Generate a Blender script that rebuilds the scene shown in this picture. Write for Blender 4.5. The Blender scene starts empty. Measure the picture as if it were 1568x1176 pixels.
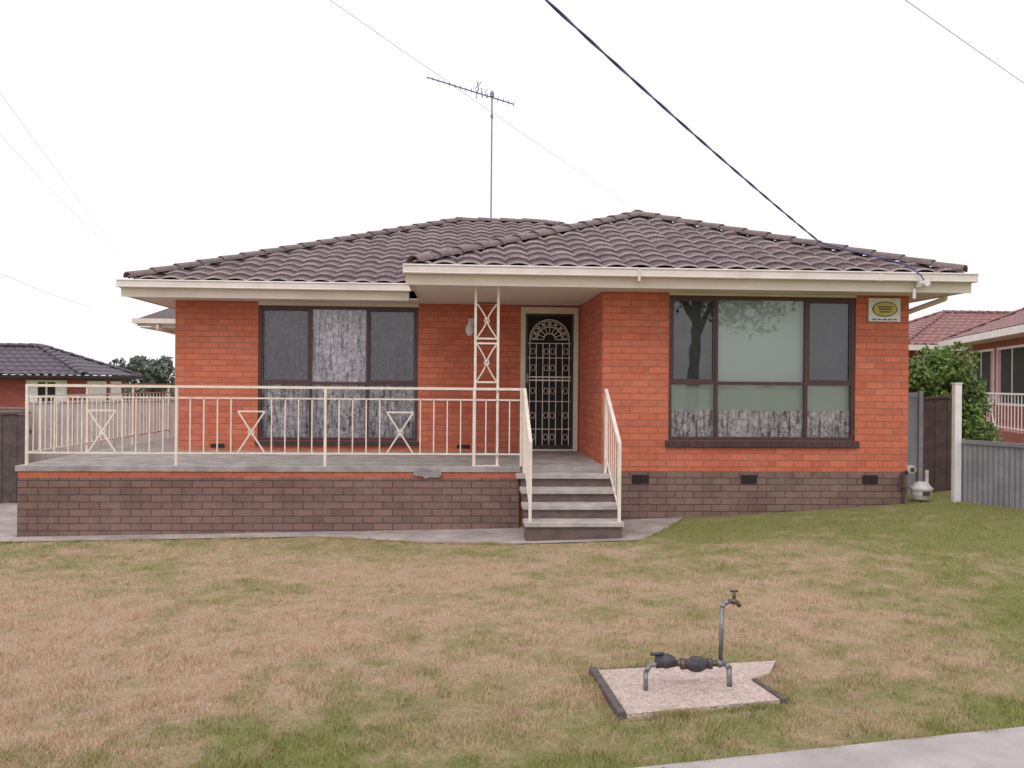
import bpy, bmesh, math, random
import numpy as np
from mathutils import Vector, Matrix
random.seed(7); rng=np.random.default_rng(7)
scene=bpy.context.scene

# ------------------------------------------------------------------ materials
def new_mat(name):
    m=bpy.data.materials.new(name); m.use_nodes=True
    nt=m.node_tree
    b=nt.nodes.get('Principled BSDF')
    return m,nt,b
def N(nt,t,**kw):
    n=nt.nodes.new(t)
    for k,v in kw.items(): setattr(n,k,v)
    return n
def mixc(nt,fac,a,b,mode='MIX'):
    n=N(nt,'ShaderNodeMix',data_type='RGBA',blend_type=mode)
    for sock,v in ((n.inputs[0],fac),(n.inputs[6],a),(n.inputs[7],b)):
        if isinstance(v,(tuple,list)): sock.default_value=(*v[:3],1)
        elif isinstance(v,(int,float)): sock.default_value=v
        else: nt.links.new(v,sock)
    return n.outputs[2]
def noise(nt,scale,detail=4,rough=.6,vec=None):
    n=N(nt,'ShaderNodeTexNoise'); n.inputs['Scale'].default_value=scale
    n.inputs['Detail'].default_value=detail; n.inputs['Roughness'].default_value=rough
    if vec is None:
        g=N(nt,'ShaderNodeNewGeometry'); vec=g.outputs['Position']
    nt.links.new(vec,n.inputs['Vector'])
    return n.outputs['Fac']
def ramp(nt,fac,a,b):
    r=N(nt,'ShaderNodeMapRange'); r.inputs['From Min'].default_value=a; r.inputs['From Max'].default_value=b
    nt.links.new(fac,r.inputs['Value']); return r.outputs['Result']
def mul(nt,a,k):
    n=N(nt,'ShaderNodeMath',operation='MULTIPLY'); nt.links.new(a,n.inputs[0])
    if isinstance(k,(int,float)): n.inputs[1].default_value=k
    else: nt.links.new(k,n.inputs[1])
    return n.outputs[0]
def mat(name,c1,c2=None,scale=4,rough=.7,bump=0,bscale=60,metal=0,lo=.35,hi=.65):
    m,nt,b=new_mat(name)
    if c2 is None: c2=tuple(x*.8 for x in c1)
    f=ramp(nt,noise(nt,scale),lo,hi)
    nt.links.new(mixc(nt,f,c1,c2),b.inputs['Base Color'])
    b.inputs['Roughness'].default_value=rough; b.inputs['Metallic'].default_value=metal
    if bump:
        bp=N(nt,'ShaderNodeBump'); bp.inputs['Strength'].default_value=bump; bp.inputs['Distance'].default_value=.01
        nt.links.new(noise(nt,bscale,6),bp.inputs['Height']); nt.links.new(bp.outputs['Normal'],b.inputs['Normal'])
    return m
def brick_mat(name,c1,c2,mortar,dirt=(.5,.45,.45),bw=.24,rh=.086,ms=.005,dirtamt=.35,zoff=0.0,pale=None,paleamt=.3):
    m,nt,b=new_mat(name)
    g=N(nt,'ShaderNodeNewGeometry'); sp=N(nt,'ShaderNodeSeparateXYZ'); sn=N(nt,'ShaderNodeSeparateXYZ')
    nt.links.new(g.outputs['Position'],sp.inputs[0]); nt.links.new(g.outputs['True Normal'],sn.inputs[0])
    ab=N(nt,'ShaderNodeMath',operation='ABSOLUTE'); nt.links.new(sn.outputs[0],ab.inputs[0])
    gt=N(nt,'ShaderNodeMath',operation='GREATER_THAN'); nt.links.new(ab.outputs[0],gt.inputs[0]); gt.inputs[1].default_value=.6
    mx=N(nt,'ShaderNodeMix',data_type='FLOAT'); nt.links.new(gt.outputs[0],mx.inputs[0]); nt.links.new(sp.outputs[0],mx.inputs[2]); nt.links.new(sp.outputs[1],mx.inputs[3])
    az=N(nt,'ShaderNodeMath',operation='ADD'); nt.links.new(sp.outputs[2],az.inputs[0]); az.inputs[1].default_value=20*rh-zoff
    ax=N(nt,'ShaderNodeMath',operation='ADD'); nt.links.new(mx.outputs[0],ax.inputs[0]); ax.inputs[1].default_value=100
    cb=N(nt,'ShaderNodeCombineXYZ'); nt.links.new(ax.outputs[0],cb.inputs[0]); nt.links.new(az.outputs[0],cb.inputs[1])
    br=N(nt,'ShaderNodeTexBrick'); nt.links.new(cb.outputs[0],br.inputs['Vector'])
    br.inputs['Scale'].default_value=1; br.inputs['Brick Width'].default_value=bw; br.inputs['Row Height'].default_value=rh
    br.inputs['Mortar Size'].default_value=ms; br.inputs['Mortar Smooth'].default_value=.25
    br.inputs['Color1'].default_value=(*c1,1); br.inputs['Color2'].default_value=(*c2,1); br.inputs['Mortar'].default_value=(*mortar,1)
    d=ramp(nt,noise(nt,1.3,6,.65),.45,.75)
    col=mixc(nt,mul(nt,d,dirtamt),br.outputs['Color'],dirt,'MULTIPLY')
    if pale:
        pf=ramp(nt,noise(nt,2.1,7,.75),.50,.72)
        col=mixc(nt,mul(nt,pf,paleamt),col,pale)
    f2=ramp(nt,noise(nt,45,5,.7),.3,.7)
    col2=mixc(nt,f2,(.84,.84,.84),(1.1,1.1,1.1))
    nt.links.new(mixc(nt,1.0,col,col2,'MULTIPLY'),b.inputs['Base Color'])
    b.inputs['Roughness'].default_value=.75
    bp=N(nt,'ShaderNodeBump',invert=True); bp.inputs['Strength'].default_value=.8; bp.inputs['Distance'].default_value=.008
    nt.links.new(br.outputs['Fac'],bp.inputs['Height']); nt.links.new(bp.outputs['Normal'],b.inputs['Normal'])
    return m
M={}
M['brick']=brick_mat('orange_brick',(.64,.178,.092),(.52,.130,.070),(.36,.13,.082),dirt=(.74,.66,.65),ms=.006,pale=(.62,.28,.19),paleamt=.35)
M['base']=brick_mat('brown_brick',(.245,.150,.122),(.180,.110,.092),(.085,.052,.046),dirt=(.55,.5,.48),dirtamt=.7,ms=.006,zoff=.03,pale=(.33,.24,.20),paleamt=.4)
M['redbrick']=brick_mat('neighbour_brick',(.36,.09,.065),(.28,.07,.05),(.22,.1,.08))
M['cream']=mat('cream_paint',(.74,.66,.56),(.66,.58,.49),2,.45)
M['gutter']=mat('gutter_paint',(.80,.73,.68),(.70,.62,.57),3,.35)
M['soffit']=mat('soffit_sheet',(.76,.71,.67),(.70,.65,.61),1.2,.7)
M['rail']=mat('railing_paint',(.84,.76,.67),(.72,.62,.53),9,.4)
M['frame']=mat('window_frame_brown',(.085,.038,.040),(.055,.028,.03),6,.35)
M['sill']=brick_mat('sill_brick',(.085,.045,.045),(.06,.035,.035),(.04,.028,.028),bw=.09,rh=.2)
M['concrete']=mat('concrete',(.42,.385,.36),(.25,.23,.215),4,.85,.4,90)
M['step']=mat('step_concrete',(.54,.49,.455),(.36,.325,.30),6,.8,.4,90)
M['riser']=mat('step_riser_brick',(.17,.115,.10),(.11,.078,.07),8,.8,.3,60)
M['path']=mat('path_concrete',(.48,.415,.385),(.29,.25,.225),2.3,.9,.4,90)
M['walk']=mat('sidewalk_concrete',(.50,.45,.43),(.36,.325,.315),3.1,.9,.6,140)
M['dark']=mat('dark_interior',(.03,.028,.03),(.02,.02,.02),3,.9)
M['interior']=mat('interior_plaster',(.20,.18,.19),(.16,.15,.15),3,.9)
M['vent']=mat('vent_terracotta',(.035,.02,.02),(.02,.012,.012),90,.8)
M['black']=mat('black_iron',(.02,.02,.022),(.03,.03,.03),20,.4)
M['metal']=mat('galvanised_steel',(.30,.29,.30),(.16,.15,.155),30,.5,.1,90,.6)
M['brass']=mat('old_brass',(.16,.12,.09),(.09,.07,.06),30,.45,.1,90,.6)
M['meter']=mat('meter_body',(.035,.035,.045),(.07,.06,.065),25,.6,.2,80)
M['white']=mat('white_plastic',(.8,.79,.77),(.7,.68,.66),8,.4)
M['gasgrey']=mat('gas_meter_paint',(.58,.56,.53),(.42,.40,.38),9,.5)
M['yellow']=mat('sign_yellow',(.62,.50,.14),(.52,.40,.10),10,.5)
M['green']=mat('sign_green',(.05,.10,.06),(.04,.08,.05),10,.5)
M['cable']=mat('cable',(.06,.05,.17),(.10,.085,.24),40,.5)
M['wire']=mat('wire_pale',(.62,.62,.74),(.56,.56,.70),2,.6)
M['alu']=mat('antenna_aluminium',(.20,.19,.36),(.30,.28,.46),8,.4,0,60,.2)
M['timber']=mat('weathered_timber',(.13,.095,.085),(.08,.06,.055),7,.9,.5,40)
M['timber2']=mat('brown_timber',(.10,.06,.05),(.06,.04,.035),7,.9,.5,40)
M['edge']=mat('slab_edging',(.08,.06,.06),(.14,.11,.10),14,.9,.5,40)
M['greyfence']=mat('grey_fence_sheet',(.26,.26,.28),(.19,.19,.21),3,.7)
M['palefence']=mat('pale_fence',(.54,.48,.44),(.44,.39,.36),4,.8)
M['blind']=mat('roller_blind',(.54,.63,.58),(.50,.59,.54),1.5,.9)
M['bark']=mat('bark',(.12,.09,.07),(.07,.05,.04),12,.9,.6,30)
M['asphalt']=mat('asphalt',(.06,.06,.06),(.04,.04,.042),20,.9,.5,120)
M['soil']=mat('bare_soil',(.17,.12,.085),(.10,.07,.05),14,.95,.8,60)
M['mortarpatch']=mat('mortar_patch',(.33,.30,.29),(.22,.19,.185),12,.95,.6,50)
M['pinkcurtain']=mat('pink_curtain',(.45,.27,.30),(.36,.20,.23),9,.9)
def tile_mat(name,c1,c2,c3,rough=.45):
    m,nt,b=new_mat(name)
    f=ramp(nt,noise(nt,3.2,3),.35,.65)
    c=mixc(nt,f,c1,c2)
    f2=ramp(nt,noise(nt,24,5,.75),.50,.70)
    c=mixc(nt,f2,c,c3)
    nt.links.new(c,b.inputs['Base Color']); b.inputs['Roughness'].default_value=rough
    bp=N(nt,'ShaderNodeBump'); bp.inputs['Strength'].default_value=.3; bp.inputs['Distance'].default_value=.01
    nt.links.new(noise(nt,70,4),bp.inputs['Height']); nt.links.new(bp.outputs['Normal'],b.inputs['Normal'])
    return m
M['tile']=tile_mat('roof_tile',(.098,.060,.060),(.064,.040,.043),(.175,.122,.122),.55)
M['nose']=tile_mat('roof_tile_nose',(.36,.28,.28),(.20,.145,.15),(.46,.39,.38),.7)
M['cap']=tile_mat('ridge_tile',(.17,.112,.106),(.12,.08,.08),(.26,.19,.18))
M['tileL']=tile_mat('dark_roof_tile',(.085,.062,.085),(.07,.052,.07),(.11,.085,.11))
M['tileR']=tile_mat('terracotta_tile',(.28,.11,.10),(.20,.09,.085),(.33,.19,.17))
def glass_mat():
    m=bpy.data.materials.new('window_glass'); m.use_nodes=True; nt=m.node_tree; nt.nodes.clear()
    o=N(nt,'ShaderNodeOutputMaterial'); t=N(nt,'ShaderNodeBsdfTransparent'); g=N(nt,'ShaderNodeBsdfGlossy'); mx=N(nt,'ShaderNodeMixShader')
    t.inputs[0].default_value=(.99,1,.99,1); g.inputs['Roughness'].default_value=.012
    fr=N(nt,'ShaderNodeFresnel'); fr.inputs[0].default_value=1.5
    ad=N(nt,'ShaderNodeMath',operation='ADD'); nt.links.new(fr.outputs[0],ad.inputs[0]); ad.inputs[1].default_value=.055
    gg=N(nt,'ShaderNodeBump'); gg.inputs['Strength'].default_value=.05; gg.inputs['Distance'].default_value=.02
    nt.links.new(noise(nt,1.6,2),gg.inputs['Height']); nt.links.new(gg.outputs[0],g.inputs['Normal'])
    nt.links.new(ad.outputs[0],mx.inputs[0]); nt.links.new(t.outputs[0],mx.inputs[1]); nt.links.new(g.outputs[0],mx.inputs[2]); nt.links.new(mx.outputs[0],o.inputs[0])
    return m
M['glass']=glass_mat()
def alpha_mat(name,c,opac_lo,opac_hi,scale,sx=1,sz=1,rough=.9,fm=.38,fM=.62,pattern=False):
    m,nt,b=new_mat(name)
    g=N(nt,'ShaderNodeNewGeometry'); mp=N(nt,'ShaderNodeMapping'); mp.inputs['Scale'].default_value=(sx,1,sz)
    nt.links.new(g.outputs['Position'],mp.inputs[0])
    f=noise(nt,scale,5,.7,mp.outputs[0])
    r=N(nt,'ShaderNodeMapRange'); r.inputs['From Min'].default_value=fm; r.inputs['From Max'].default_value=fM
    r.inputs['To Min'].default_value=opac_lo; r.inputs['To Max'].default_value=opac_hi
    nt.links.new(f,r.inputs['Value']); nt.links.new(r.outputs[0],b.inputs['Alpha'])
    b.inputs['Base Color'].default_value=(*c,1); b.inputs['Roughness'].default_value=rough
    if pattern:   # woven floral motif: thin net between dense flowers
        v=N(nt,'ShaderNodeTexVoronoi'); v.inputs['Scale'].default_value=9; nt.links.new(g.outputs['Position'],v.inputs['Vector'])
        fl=ramp(nt,v.outputs['Distance'],.25,.50)
        nz=ramp(nt,noise(nt,42,3,.7),.42,.56)
        holes=mul(nt,fl,nz)
        sub=N(nt,'ShaderNodeMath',operation='MULTIPLY_ADD'); nt.links.new(holes,sub.inputs[0]); sub.inputs[1].default_value=-.55; nt.links.new(r.outputs[0],sub.inputs[2]); sub.use_clamp=True
        nt.links.new(sub.outputs[0],b.inputs['Alpha'])
    return m
M['lace']=alpha_mat('lace_curtain',(.97,.91,1.0),.45,1.0,9,3.2,.35,fm=.40,fM=.50,pattern=True)
M['screen']=alpha_mat('fly_screen',(.035,.03,.045),.60,.68,4)
def leaf_mat(name,c1,c2,sc=2.0):
    m,nt,b=new_mat(name)
    f=ramp(nt,noise(nt,sc,4),.35,.65)
    nt.links.new(mixc(nt,f,c1,c2),b.inputs['Base Color']); b.inputs['Roughness'].default_value=.6
    return m
M['leaf']=leaf_mat('bush_leaf',(.20,.30,.07),(.07,.12,.03),5)
M['leafdark']=leaf_mat('tree_leaf',(.05,.075,.03),(.03,.045,.02),1)
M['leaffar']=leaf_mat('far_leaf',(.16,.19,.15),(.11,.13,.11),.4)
def lawn_mat(name,blade):
    m,nt,b=new_mat(name)
    g=N(nt,'ShaderNodeNewGeometry'); pos=g.outputs['Position']
    sp=N(nt,'ShaderNodeSeparateXYZ'); nt.links.new(pos,sp.inputs[0])
    big=noise(nt,.6,5,.62); med=noise(nt,3.2,7,.78); fine=noise(nt,70,3,.75)
    def quad(out,c0,k):
        a=N(nt,'ShaderNodeMath',operation='SUBTRACT'); nt.links.new(out,a.inputs[0]); a.inputs[1].default_value=c0
        q=mul(nt,a.outputs[0],a.outputs[0]); return mul(nt,q,k)
    s1=quad(sp.outputs[0],-1.8,.016); s2=quad(sp.outputs[1],7.1,.050)
    s=N(nt,'ShaderNodeMath',operation='ADD'); s.use_clamp=True; nt.links.new(s1,s.inputs[0]); nt.links.new(s2,s.inputs[1])
    inv=N(nt,'ShaderNodeMath',operation='MULTIPLY_ADD'); nt.links.new(s.outputs[0],inv.inputs[0]); inv.inputs[1].default_value=-.46; inv.inputs[2].default_value=.20
    bb=mul(nt,big,1.2)
    a=N(nt,'ShaderNodeMath',operation='ADD'); nt.links.new(bb,a.inputs[0]); nt.links.new(inv.outputs[0],a.inputs[1])
    md=N(nt,'ShaderNodeMath',operation='MULTIPLY_ADD'); nt.links.new(med,md.inputs[0]); md.inputs[1].default_value=1.5; nt.links.new(a.outputs[0],md.inputs[2])
    f=ramp(nt,md.outputs[0],1.16,1.56)
    k=1.0 if blade else .8
    ff=ramp(nt,fine,.3,.7)
    green=mixc(nt,ff,(.20*k,.225*k,.062*k),(.39*k,.375*k,.15*k))
    dry=mixc(nt,ff,(.43*k,.295*k,.195*k),(.76*k,.575*k,.40*k))
    c=mixc(nt,f,green,dry)
    sp2=ramp(nt,noise(nt,9,7,.8),.55,.70)
    c=mixc(nt,mul(nt,sp2,.65),c,(.23*k,.15*k,.105*k))
    nt.links.new(c,b.inputs['Base Color']); b.inputs['Roughness'].default_value=.85
    b.inputs['Specular IOR Level'].default_value=.2
    if not blade:
        bp=N(nt,'ShaderNodeBump'); bp.inputs['Strength'].default_value=.8; bp.inputs['Distance'].default_value=.03
        nt.links.new(noise(nt,35,6,.75),bp.inputs['Height']); nt.links.new(bp.outputs['Normal'],b.inputs['Normal'])
    return m
M['ground']=lawn_mat('lawn_soil',False); M['blade']=lawn_mat('grass_blade',True)
def pebble():
    m,nt,b=new_mat('pebble_concrete')
    g=N(nt,'ShaderNodeNewGeometry'); v=N(nt,'ShaderNodeTexVoronoi'); v.inputs['Scale'].default_value=75; nt.links.new(g.outputs['Position'],v.inputs['Vector'])
    sx=N(nt,'ShaderNodeSeparateColor'); nt.links.new(v.outputs['Color'],sx.inputs[0])
    c=mixc(nt,sx.outputs[0],(.66,.53,.46),(.40,.31,.27))
    c=mixc(nt,mul(nt,ramp(nt,noise(nt,5,5,.7),.5,.75),.5),c,(.30,.22,.17))
    nt.links.new(c,b.inputs['Base Color']); b.inputs['Roughness'].default_value=.8
    bp=N(nt,'ShaderNodeBump',invert=True); bp.inputs['Strength'].default_value=.8; bp.inputs['Distance'].default_value=.01
    nt.links.new(v.outputs['Distance'],bp.inputs['Height']); nt.links.new(bp.outputs['Normal'],b.inputs['Normal'])
    return m
M['pebble']=pebble()

# ------------------------------------------------------------------ mesh builder
class MB:
    def __init__(s): s.v=[];s.f=[];s.m=[]
    def add(s,vs,fs,m=0):
        o=len(s.v); s.v+=[tuple(x) for x in vs]
        for f in fs: s.f.append(tuple(i+o for i in f)); s.m.append(m)
    def box(s,x0,x1,y0,y1,z0,z1,m=0):
        s.add([(x0,y0,z0),(x1,y0,z0),(x1,y1,z0),(x0,y1,z0),(x0,y0,z1),(x1,y0,z1),(x1,y1,z1),(x0,y1,z1)],
              [(0,3,2,1),(4,5,6,7),(0,1,5,4),(1,2,6,5),(2,3,7,6),(3,0,4,7)],m)
    def frame(s,p,q):
        p=Vector(p);q=Vector(q);d=(q-p).normalized()
        u=Vector((0,0,1)) if abs(d.z)<.95 else Vector((0,1,0))
        a=d.cross(u).normalized(); b=a.cross(d).normalized(); return p,q,a,b
    def beam(s,p,q,w,h,m=0):
        p,q,a,b=s.frame(p,q); w/=2;h/=2
        vs=[p-a*w-b*h,p+a*w-b*h,p+a*w+b*h,p-a*w+b*h,q-a*w-b*h,q+a*w-b*h,q+a*w+b*h,q-a*w+b*h]
        s.add(vs,[(0,1,2,3),(7,6,5,4),(0,4,5,1),(1,5,6,2),(2,6,7,3),(3,7,4,0)],m)
    def tube(s,p,q,r,n=8,m=0,r2=None):
        p,q,a,b=s.frame(p,q); r2=r if r2 is None else r2
        vs=[];fs=[]
        for i in range(n):
            t=2*math.pi*i/n; vs.append(p+(a*math.cos(t)+b*math.sin(t))*r)
        for i in range(n):
            t=2*math.pi*i/n; vs.append(q+(a*math.cos(t)+b*math.sin(t))*r2)
        for i in range(n): fs.append((i,(i+1)%n,n+(i+1)%n,n+i))
        fs.append(tuple(range(n))[::-1]); fs.append(tuple(range(n,2*n)))
        s.add(vs,fs,m)
    def path(s,pts,r,n=8,m=0):
        for a,b in zip(pts[:-1],pts[1:]): s.tube(a,b,r,n,m)
        for p in pts[1:-1]: s.ball(p,r,m,n,4)
    def ball(s,c,r,m=0,n=10,k=6,sc=(1,1,1)):
        c=Vector(c);vs=[];fs=[]
        for j in range(1,k):
            ph=math.pi*j/k
            for i in range(n):
                t=2*math.pi*i/n; vs.append(c+Vector((r*sc[0]*math.sin(ph)*math.cos(t),r*sc[1]*math.sin(ph)*math.sin(t),r*sc[2]*math.cos(ph))))
        vs.append(c+Vector((0,0,r*sc[2])));vs.append(c-Vector((0,0,r*sc[2])))
        T=len(vs)-2;B=T+1
        for j in range(k-2):
            for i in range(n): fs.append((j*n+i,(j+1)*n+i,(j+1)*n+(i+1)%n,j*n+(i+1)%n))
        for i in range(n): fs.append((T,i,(i+1)%n)); fs.append((B,(k-2)*n+(i+1)%n,(k-2)*n+i))
        s.add(vs,fs,m)
    def build(s,name,mats,parent=None,smooth=False,bevel=0):
        me=bpy.data.meshes.new(name); me.from_pydata(s.v,[],s.f)
        for mm in mats: me.materials.append(M[mm])
        me.polygons.foreach_set('material_index',s.m)
        if smooth: me.polygons.foreach_set('use_smooth',[True]*len(s.f))
        me.update()
        o=bpy.data.objects.new(name,me); scene.collection.objects.link(o)
        if parent: o.parent=parent
        if bevel:
            b=o.modifiers.new('bevel','BEVEL'); b.width=bevel; b.segments=2; b.limit_method='ANGLE'
        return o
def empty(name,loc=(0,0,0),rz=0):
    e=bpy.data.objects.new(name,None); scene.collection.objects.link(e); e.location=loc; e.rotation_euler=(0,0,rz); return e

# ------------------------------------------------------------------ ground
def sstep(t): t=np.clip(t,0,1); return t*t*(3-2*t)
def gz(x,y):
    x=np.asarray(x,float); y=np.asarray(y,float)
    xc=np.clip(x,-9,9)
    g11=.2+.015*xc+.0054*np.maximum(xc,0)**2
    g4=.38+.01*xc
    t=sstep((y-4.2)/6.6)
    z=g4*(1-t)+g11*t
    far=np.clip(.04*x,-.7,.6)
    t2=sstep((y-13)/14)
    z=z*(1-t2)+far*t2
    t3=sstep((np.abs(x)-10)/10)*sstep((y-2)/8)
    z=z*(1-t3*.999)+far*t3*.999
    return z
def gzf(x,y): return float(gz(x,y))
def axis(a,b,step,far,fac=1.35):
    core=list(np.arange(a,b+1e-6,step)); s=step;x=b;hi=[]
    while x<far: s*=fac; x+=s; hi.append(x)
    s=step;x=a;lo=[]
    while x>-far: s*=fac; x-=s; lo.append(x)
    return np.array(lo[::-1]+core+hi)
xs=axis(-10,10,.25,900); ys=axis(-4,22,.25,900)
X,Y=np.meshgrid(xs,ys); Z=gz(X,Y)
nx,ny=len(xs),len(ys)
v=np.stack([X,Y,Z],-1).reshape(-1,3)
I=np.arange(nx*ny).reshape(ny,nx)
f=np.stack([I[:-1,:-1],I[:-1,1:],I[1:,1:],I[1:,:-1]],-1).reshape(-1,4)
me=bpy.data.meshes.new('ground'); me.from_pydata(v.tolist(),[],f.tolist()); me.materials.append(M['ground'])
me.polygons.foreach_set('use_smooth',[True]*len(f))
scene.collection.objects.link(bpy.data.objects.new('ground',me))
def drape(name,poly,dz,m,thick=0.0,step=.25,parent=None):
    px=[p[0] for p in poly]; py=[p[1] for p in poly]
    x0=math.floor(min(px)/step)*step; x1=math.ceil(max(px)/step)*step
    y0=math.floor(min(py)/step)*step; y1=math.ceil(max(py)/step)*step
    ax=np.arange(x0,x1+1e-6,step); ay=np.arange(y0,y1+1e-6,step)
    bm=bmesh.new(); g=[[bm.verts.new((x,y,0)) for x in ax] for y in ay]
    for j in range(len(ay)-1):
        for i in range(len(ax)-1): bm.faces.new((g[j][i],g[j][i+1],g[j+1][i+1],g[j+1][i]))
    n=len(poly)
    area=sum(poly[i][0]*poly[(i+1)%n][1]-poly[(i+1)%n][0]*poly[i][1] for i in range(n))
    for i in range(n):
        a=Vector((*poly[i],0)); b=Vector((*poly[(i+1)%n],0)); d=b-a
        nr=Vector((d.y,-d.x,0)) if area>0 else Vector((-d.y,d.x,0))
        bmesh.ops.bisect_plane(bm,geom=bm.verts[:]+bm.edges[:]+bm.faces[:],plane_co=a,plane_no=nr.normalized(),clear_outer=True)
    for vv in bm.verts: vv.co.z=gzf(vv.co.x,vv.co.y)+dz
    if thick:
        r=bmesh.ops.extrude_face_region(bm,geom=bm.faces[:])
        for e in r['geom']:
            if isinstance(e,bmesh.types.BMVert): e.co.z-=thick
        bmesh.ops.recalc_face_normals(bm,faces=bm.faces[:])
    me=bpy.data.meshes.new(name); bm.to_mesh(me); bm.free(); me.materials.append(M[m])
    o=bpy.data.objects.new(name,me); scene.collection.objects.link(o)
    if parent: o.parent=parent
    return o
path_polys=[[(-8.6,10.55),(-1.6,10.55),(-1.6,10.89),(-8.6,10.89)],
            [(-1.6,10.55),(-.3,9.98),(.7,9.78),(2.05,9.76),(2.55,10.5),(2.95,11.28),(-1.6,11.28)]]
garden=empty('concrete_path')
for i,p in enumerate(path_polys): drape('path_slab_%d'%i,p,.012,'path',parent=garden)
drv=[(-8.6,10.9),(-5.22,10.9),(-5.22,20),(-8.6,20)]
drape('driveway',drv,.012,'path')
sw=[(-14,1.183),(9,5.03),(9.25,3.55),(-13.75,-.3)]
drape('sidewalk',sw,.02,'walk',.1)
jb=MB()
d=Vector((23,3.847,0)).normalized(); nn=Vector((-d.y,d.x,0))
for k in range(11):
    p=Vector((-12.25,1.18+.293,0))+d*(1.9*k)
    a=p-nn*.03; b=p-nn*1.43
    for t in range(6):
        q0=a.lerp(b,t/6); q1=a.lerp(b,(t+1)/6)
        z0=gzf(q0.x,q0.y)+.024; z1=gzf(q1.x,q1.y)+.024
        jb.add([(q0.x-.006,q0.y,z0),(q0.x+.006,q0.y,z0),(q1.x+.006,q1.y,z1),(q1.x-.006,q1.y,z1)],[(0,1,2,3)])
jb.build('sidewalk_joints',['asphalt'])
rd=MB(); rd.box(-60,60,-11,-3.6,.30,.42,0); rd.box(-60,60,-3.6,-3.45,.28,.50,1); rd.box(-60,60,-11.15,-11,.28,.50,1)
rd.build('road',['asphalt','concrete'])

slabs=[[(.837,4.24),(1.646,4.38),(1.60,4.70),(.815,4.70)],[(.815,4.7001),(1.60,4.7001),(1.74,4.80),(1.86,5.02),(.803,4.92)]]
ms_=empty('meter_slab')
for i,s_ in enumerate(slabs): drape('slab_%d'%i,s_,.022,'pebble',.08,step=.125,parent=ms_)
soilp=[(.76,4.90),(1.86,4.98),(1.90,5.05),(1.4,5.06),(.78,5.0)]
drape('bare_soil',soilp,.006,'soil',0,step=.125)
eb=MB()
def edging(p,q,w,h):
    z0=gzf(*p)+.008; z1=gzf(*q)+.008
    eb.beam((p[0],p[1],z0),(q[0],q[1],z1),w,h)
edging((.812,4.23),(.778,4.93),.042,.06); edging((1.666,4.37),(1.618,4.69),.028,.05)
eb.build('garden_edging',['edge'],bevel=.006)

# ------------------------------------------------------------------ grass blades
def inpoly(x,y,poly,grow=0.0):
    n=len(poly); area=sum(poly[i][0]*poly[(i+1)%n][1]-poly[(i+1)%n][0]*poly[i][1] for i in range(n))
    r=np.ones(len(x),bool)
    for i in range(n):
        ax,ay=poly[i];bx,by=poly[(i+1)%n]; L=math.hypot(bx-ax,by-ay)
        c=((bx-ax)*(y-ay)-(by-ay)*(x-ax))/L*(1 if area>0 else -1)
        r&=c>-grow
    return r
def blades(name,x,y,hmin,hmax,wk):
    keep=np.ones(len(x),bool)
    for p in path_polys+[drv,sw]+slabs: keep&=~inpoly(x,y,p,-.02)
    keep&=~((x>-5.25)&(x<6.0)&(y>10.88)); keep&=~((x>1.86)&(y>11.27)&(x<6))
    keep&=~(inpoly(x,y,soilp,-.01)&(rng.random(len(x))<.6))
    x=x[keep];y=y[keep]; n=len(x)
    z=gz(x,y); h=rng.uniform(hmin,hmax,n)
    cl=np.zeros(n)
    for q in range(8):
        a=rng.uniform(0,6.28); fq=rng.uniform(4,34); cl+=np.sin(fq*(x*np.cos(a)+y*np.sin(a))+rng.uniform(0,6.28)+1.5*np.sin(fq*.37*(x*np.sin(a)-y*np.cos(a))))
    h*=np.clip(1+.20*cl,.4,1.9)
    th=rng.uniform(0,2*np.pi,n); w=wk*(.6+.12*y)*rng.uniform(.7,1.3,n)
    la=rng.uniform(0,2*np.pi,n); le=h*rng.uniform(.2,1.1,n)
    P=np.empty((n,3,3))
    P[:,0]=np.stack([x-w*np.cos(th),y-w*np.sin(th),z-.004],-1)
    P[:,1]=np.stack([x+w*np.cos(th),y+w*np.sin(th),z-.004],-1)
    P[:,2]=np.stack([x+le*np.cos(la),y+le*np.sin(la),z+h],-1)
    me=bpy.data.meshes.new(name)
    me.vertices.add(3*n); me.vertices.foreach_set('co',P.ravel())
    me.loops.add(3*n); me.loops.foreach_set('vertex_index',np.arange(3*n,dtype=np.int32))
    me.polygons.add(n); me.polygons.foreach_set('loop_start',np.arange(0,3*n,3,dtype=np.int32))
    me.update(calc_edges=True); me.validate()
    me.materials.append(M['blade'])
    o=bpy.data.objects.new(name,me); scene.collection.objects.link(o)
n=420000
y=3.0*(11.6/3.0)**rng.random(n)
x=rng.uniform(-.62,.74,n)*y
ex=[];ey=[]
def along(p,q,k,sp=.03):
    t=rng.random(k); ex.append(p[0]+(q[0]-p[0])*t+rng.normal(0,sp,k)); ey.append(p[1]+(q[1]-p[1])*t+rng.normal(0,sp,k))
along((-8,10.53),(-1.6,10.53),7000,.025); along((-1.6,10.53),(-.3,9.96),2500,.03); along((-.3,9.96),(.7,9.76),2000,.03); along((2.07,9.76),(2.95,11.28),2500,.04); along((2.95,11.26),(6,11.26),5000,.03)
along((.75,4.2),(.72,5.0),1800,.015); along((.85,4.21),(1.65,4.35),2500,.012); along((-1,3.37),(3,4.04),9000,.015); along((1.70,4.4),(1.78,4.75),1500,.03); along((1.8,4.8),(1.9,5.03),800,.02)
blades('lawn_grass',np.concatenate([x]+ex),np.concatenate([y]+ey),.009,.027,.0022)

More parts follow.
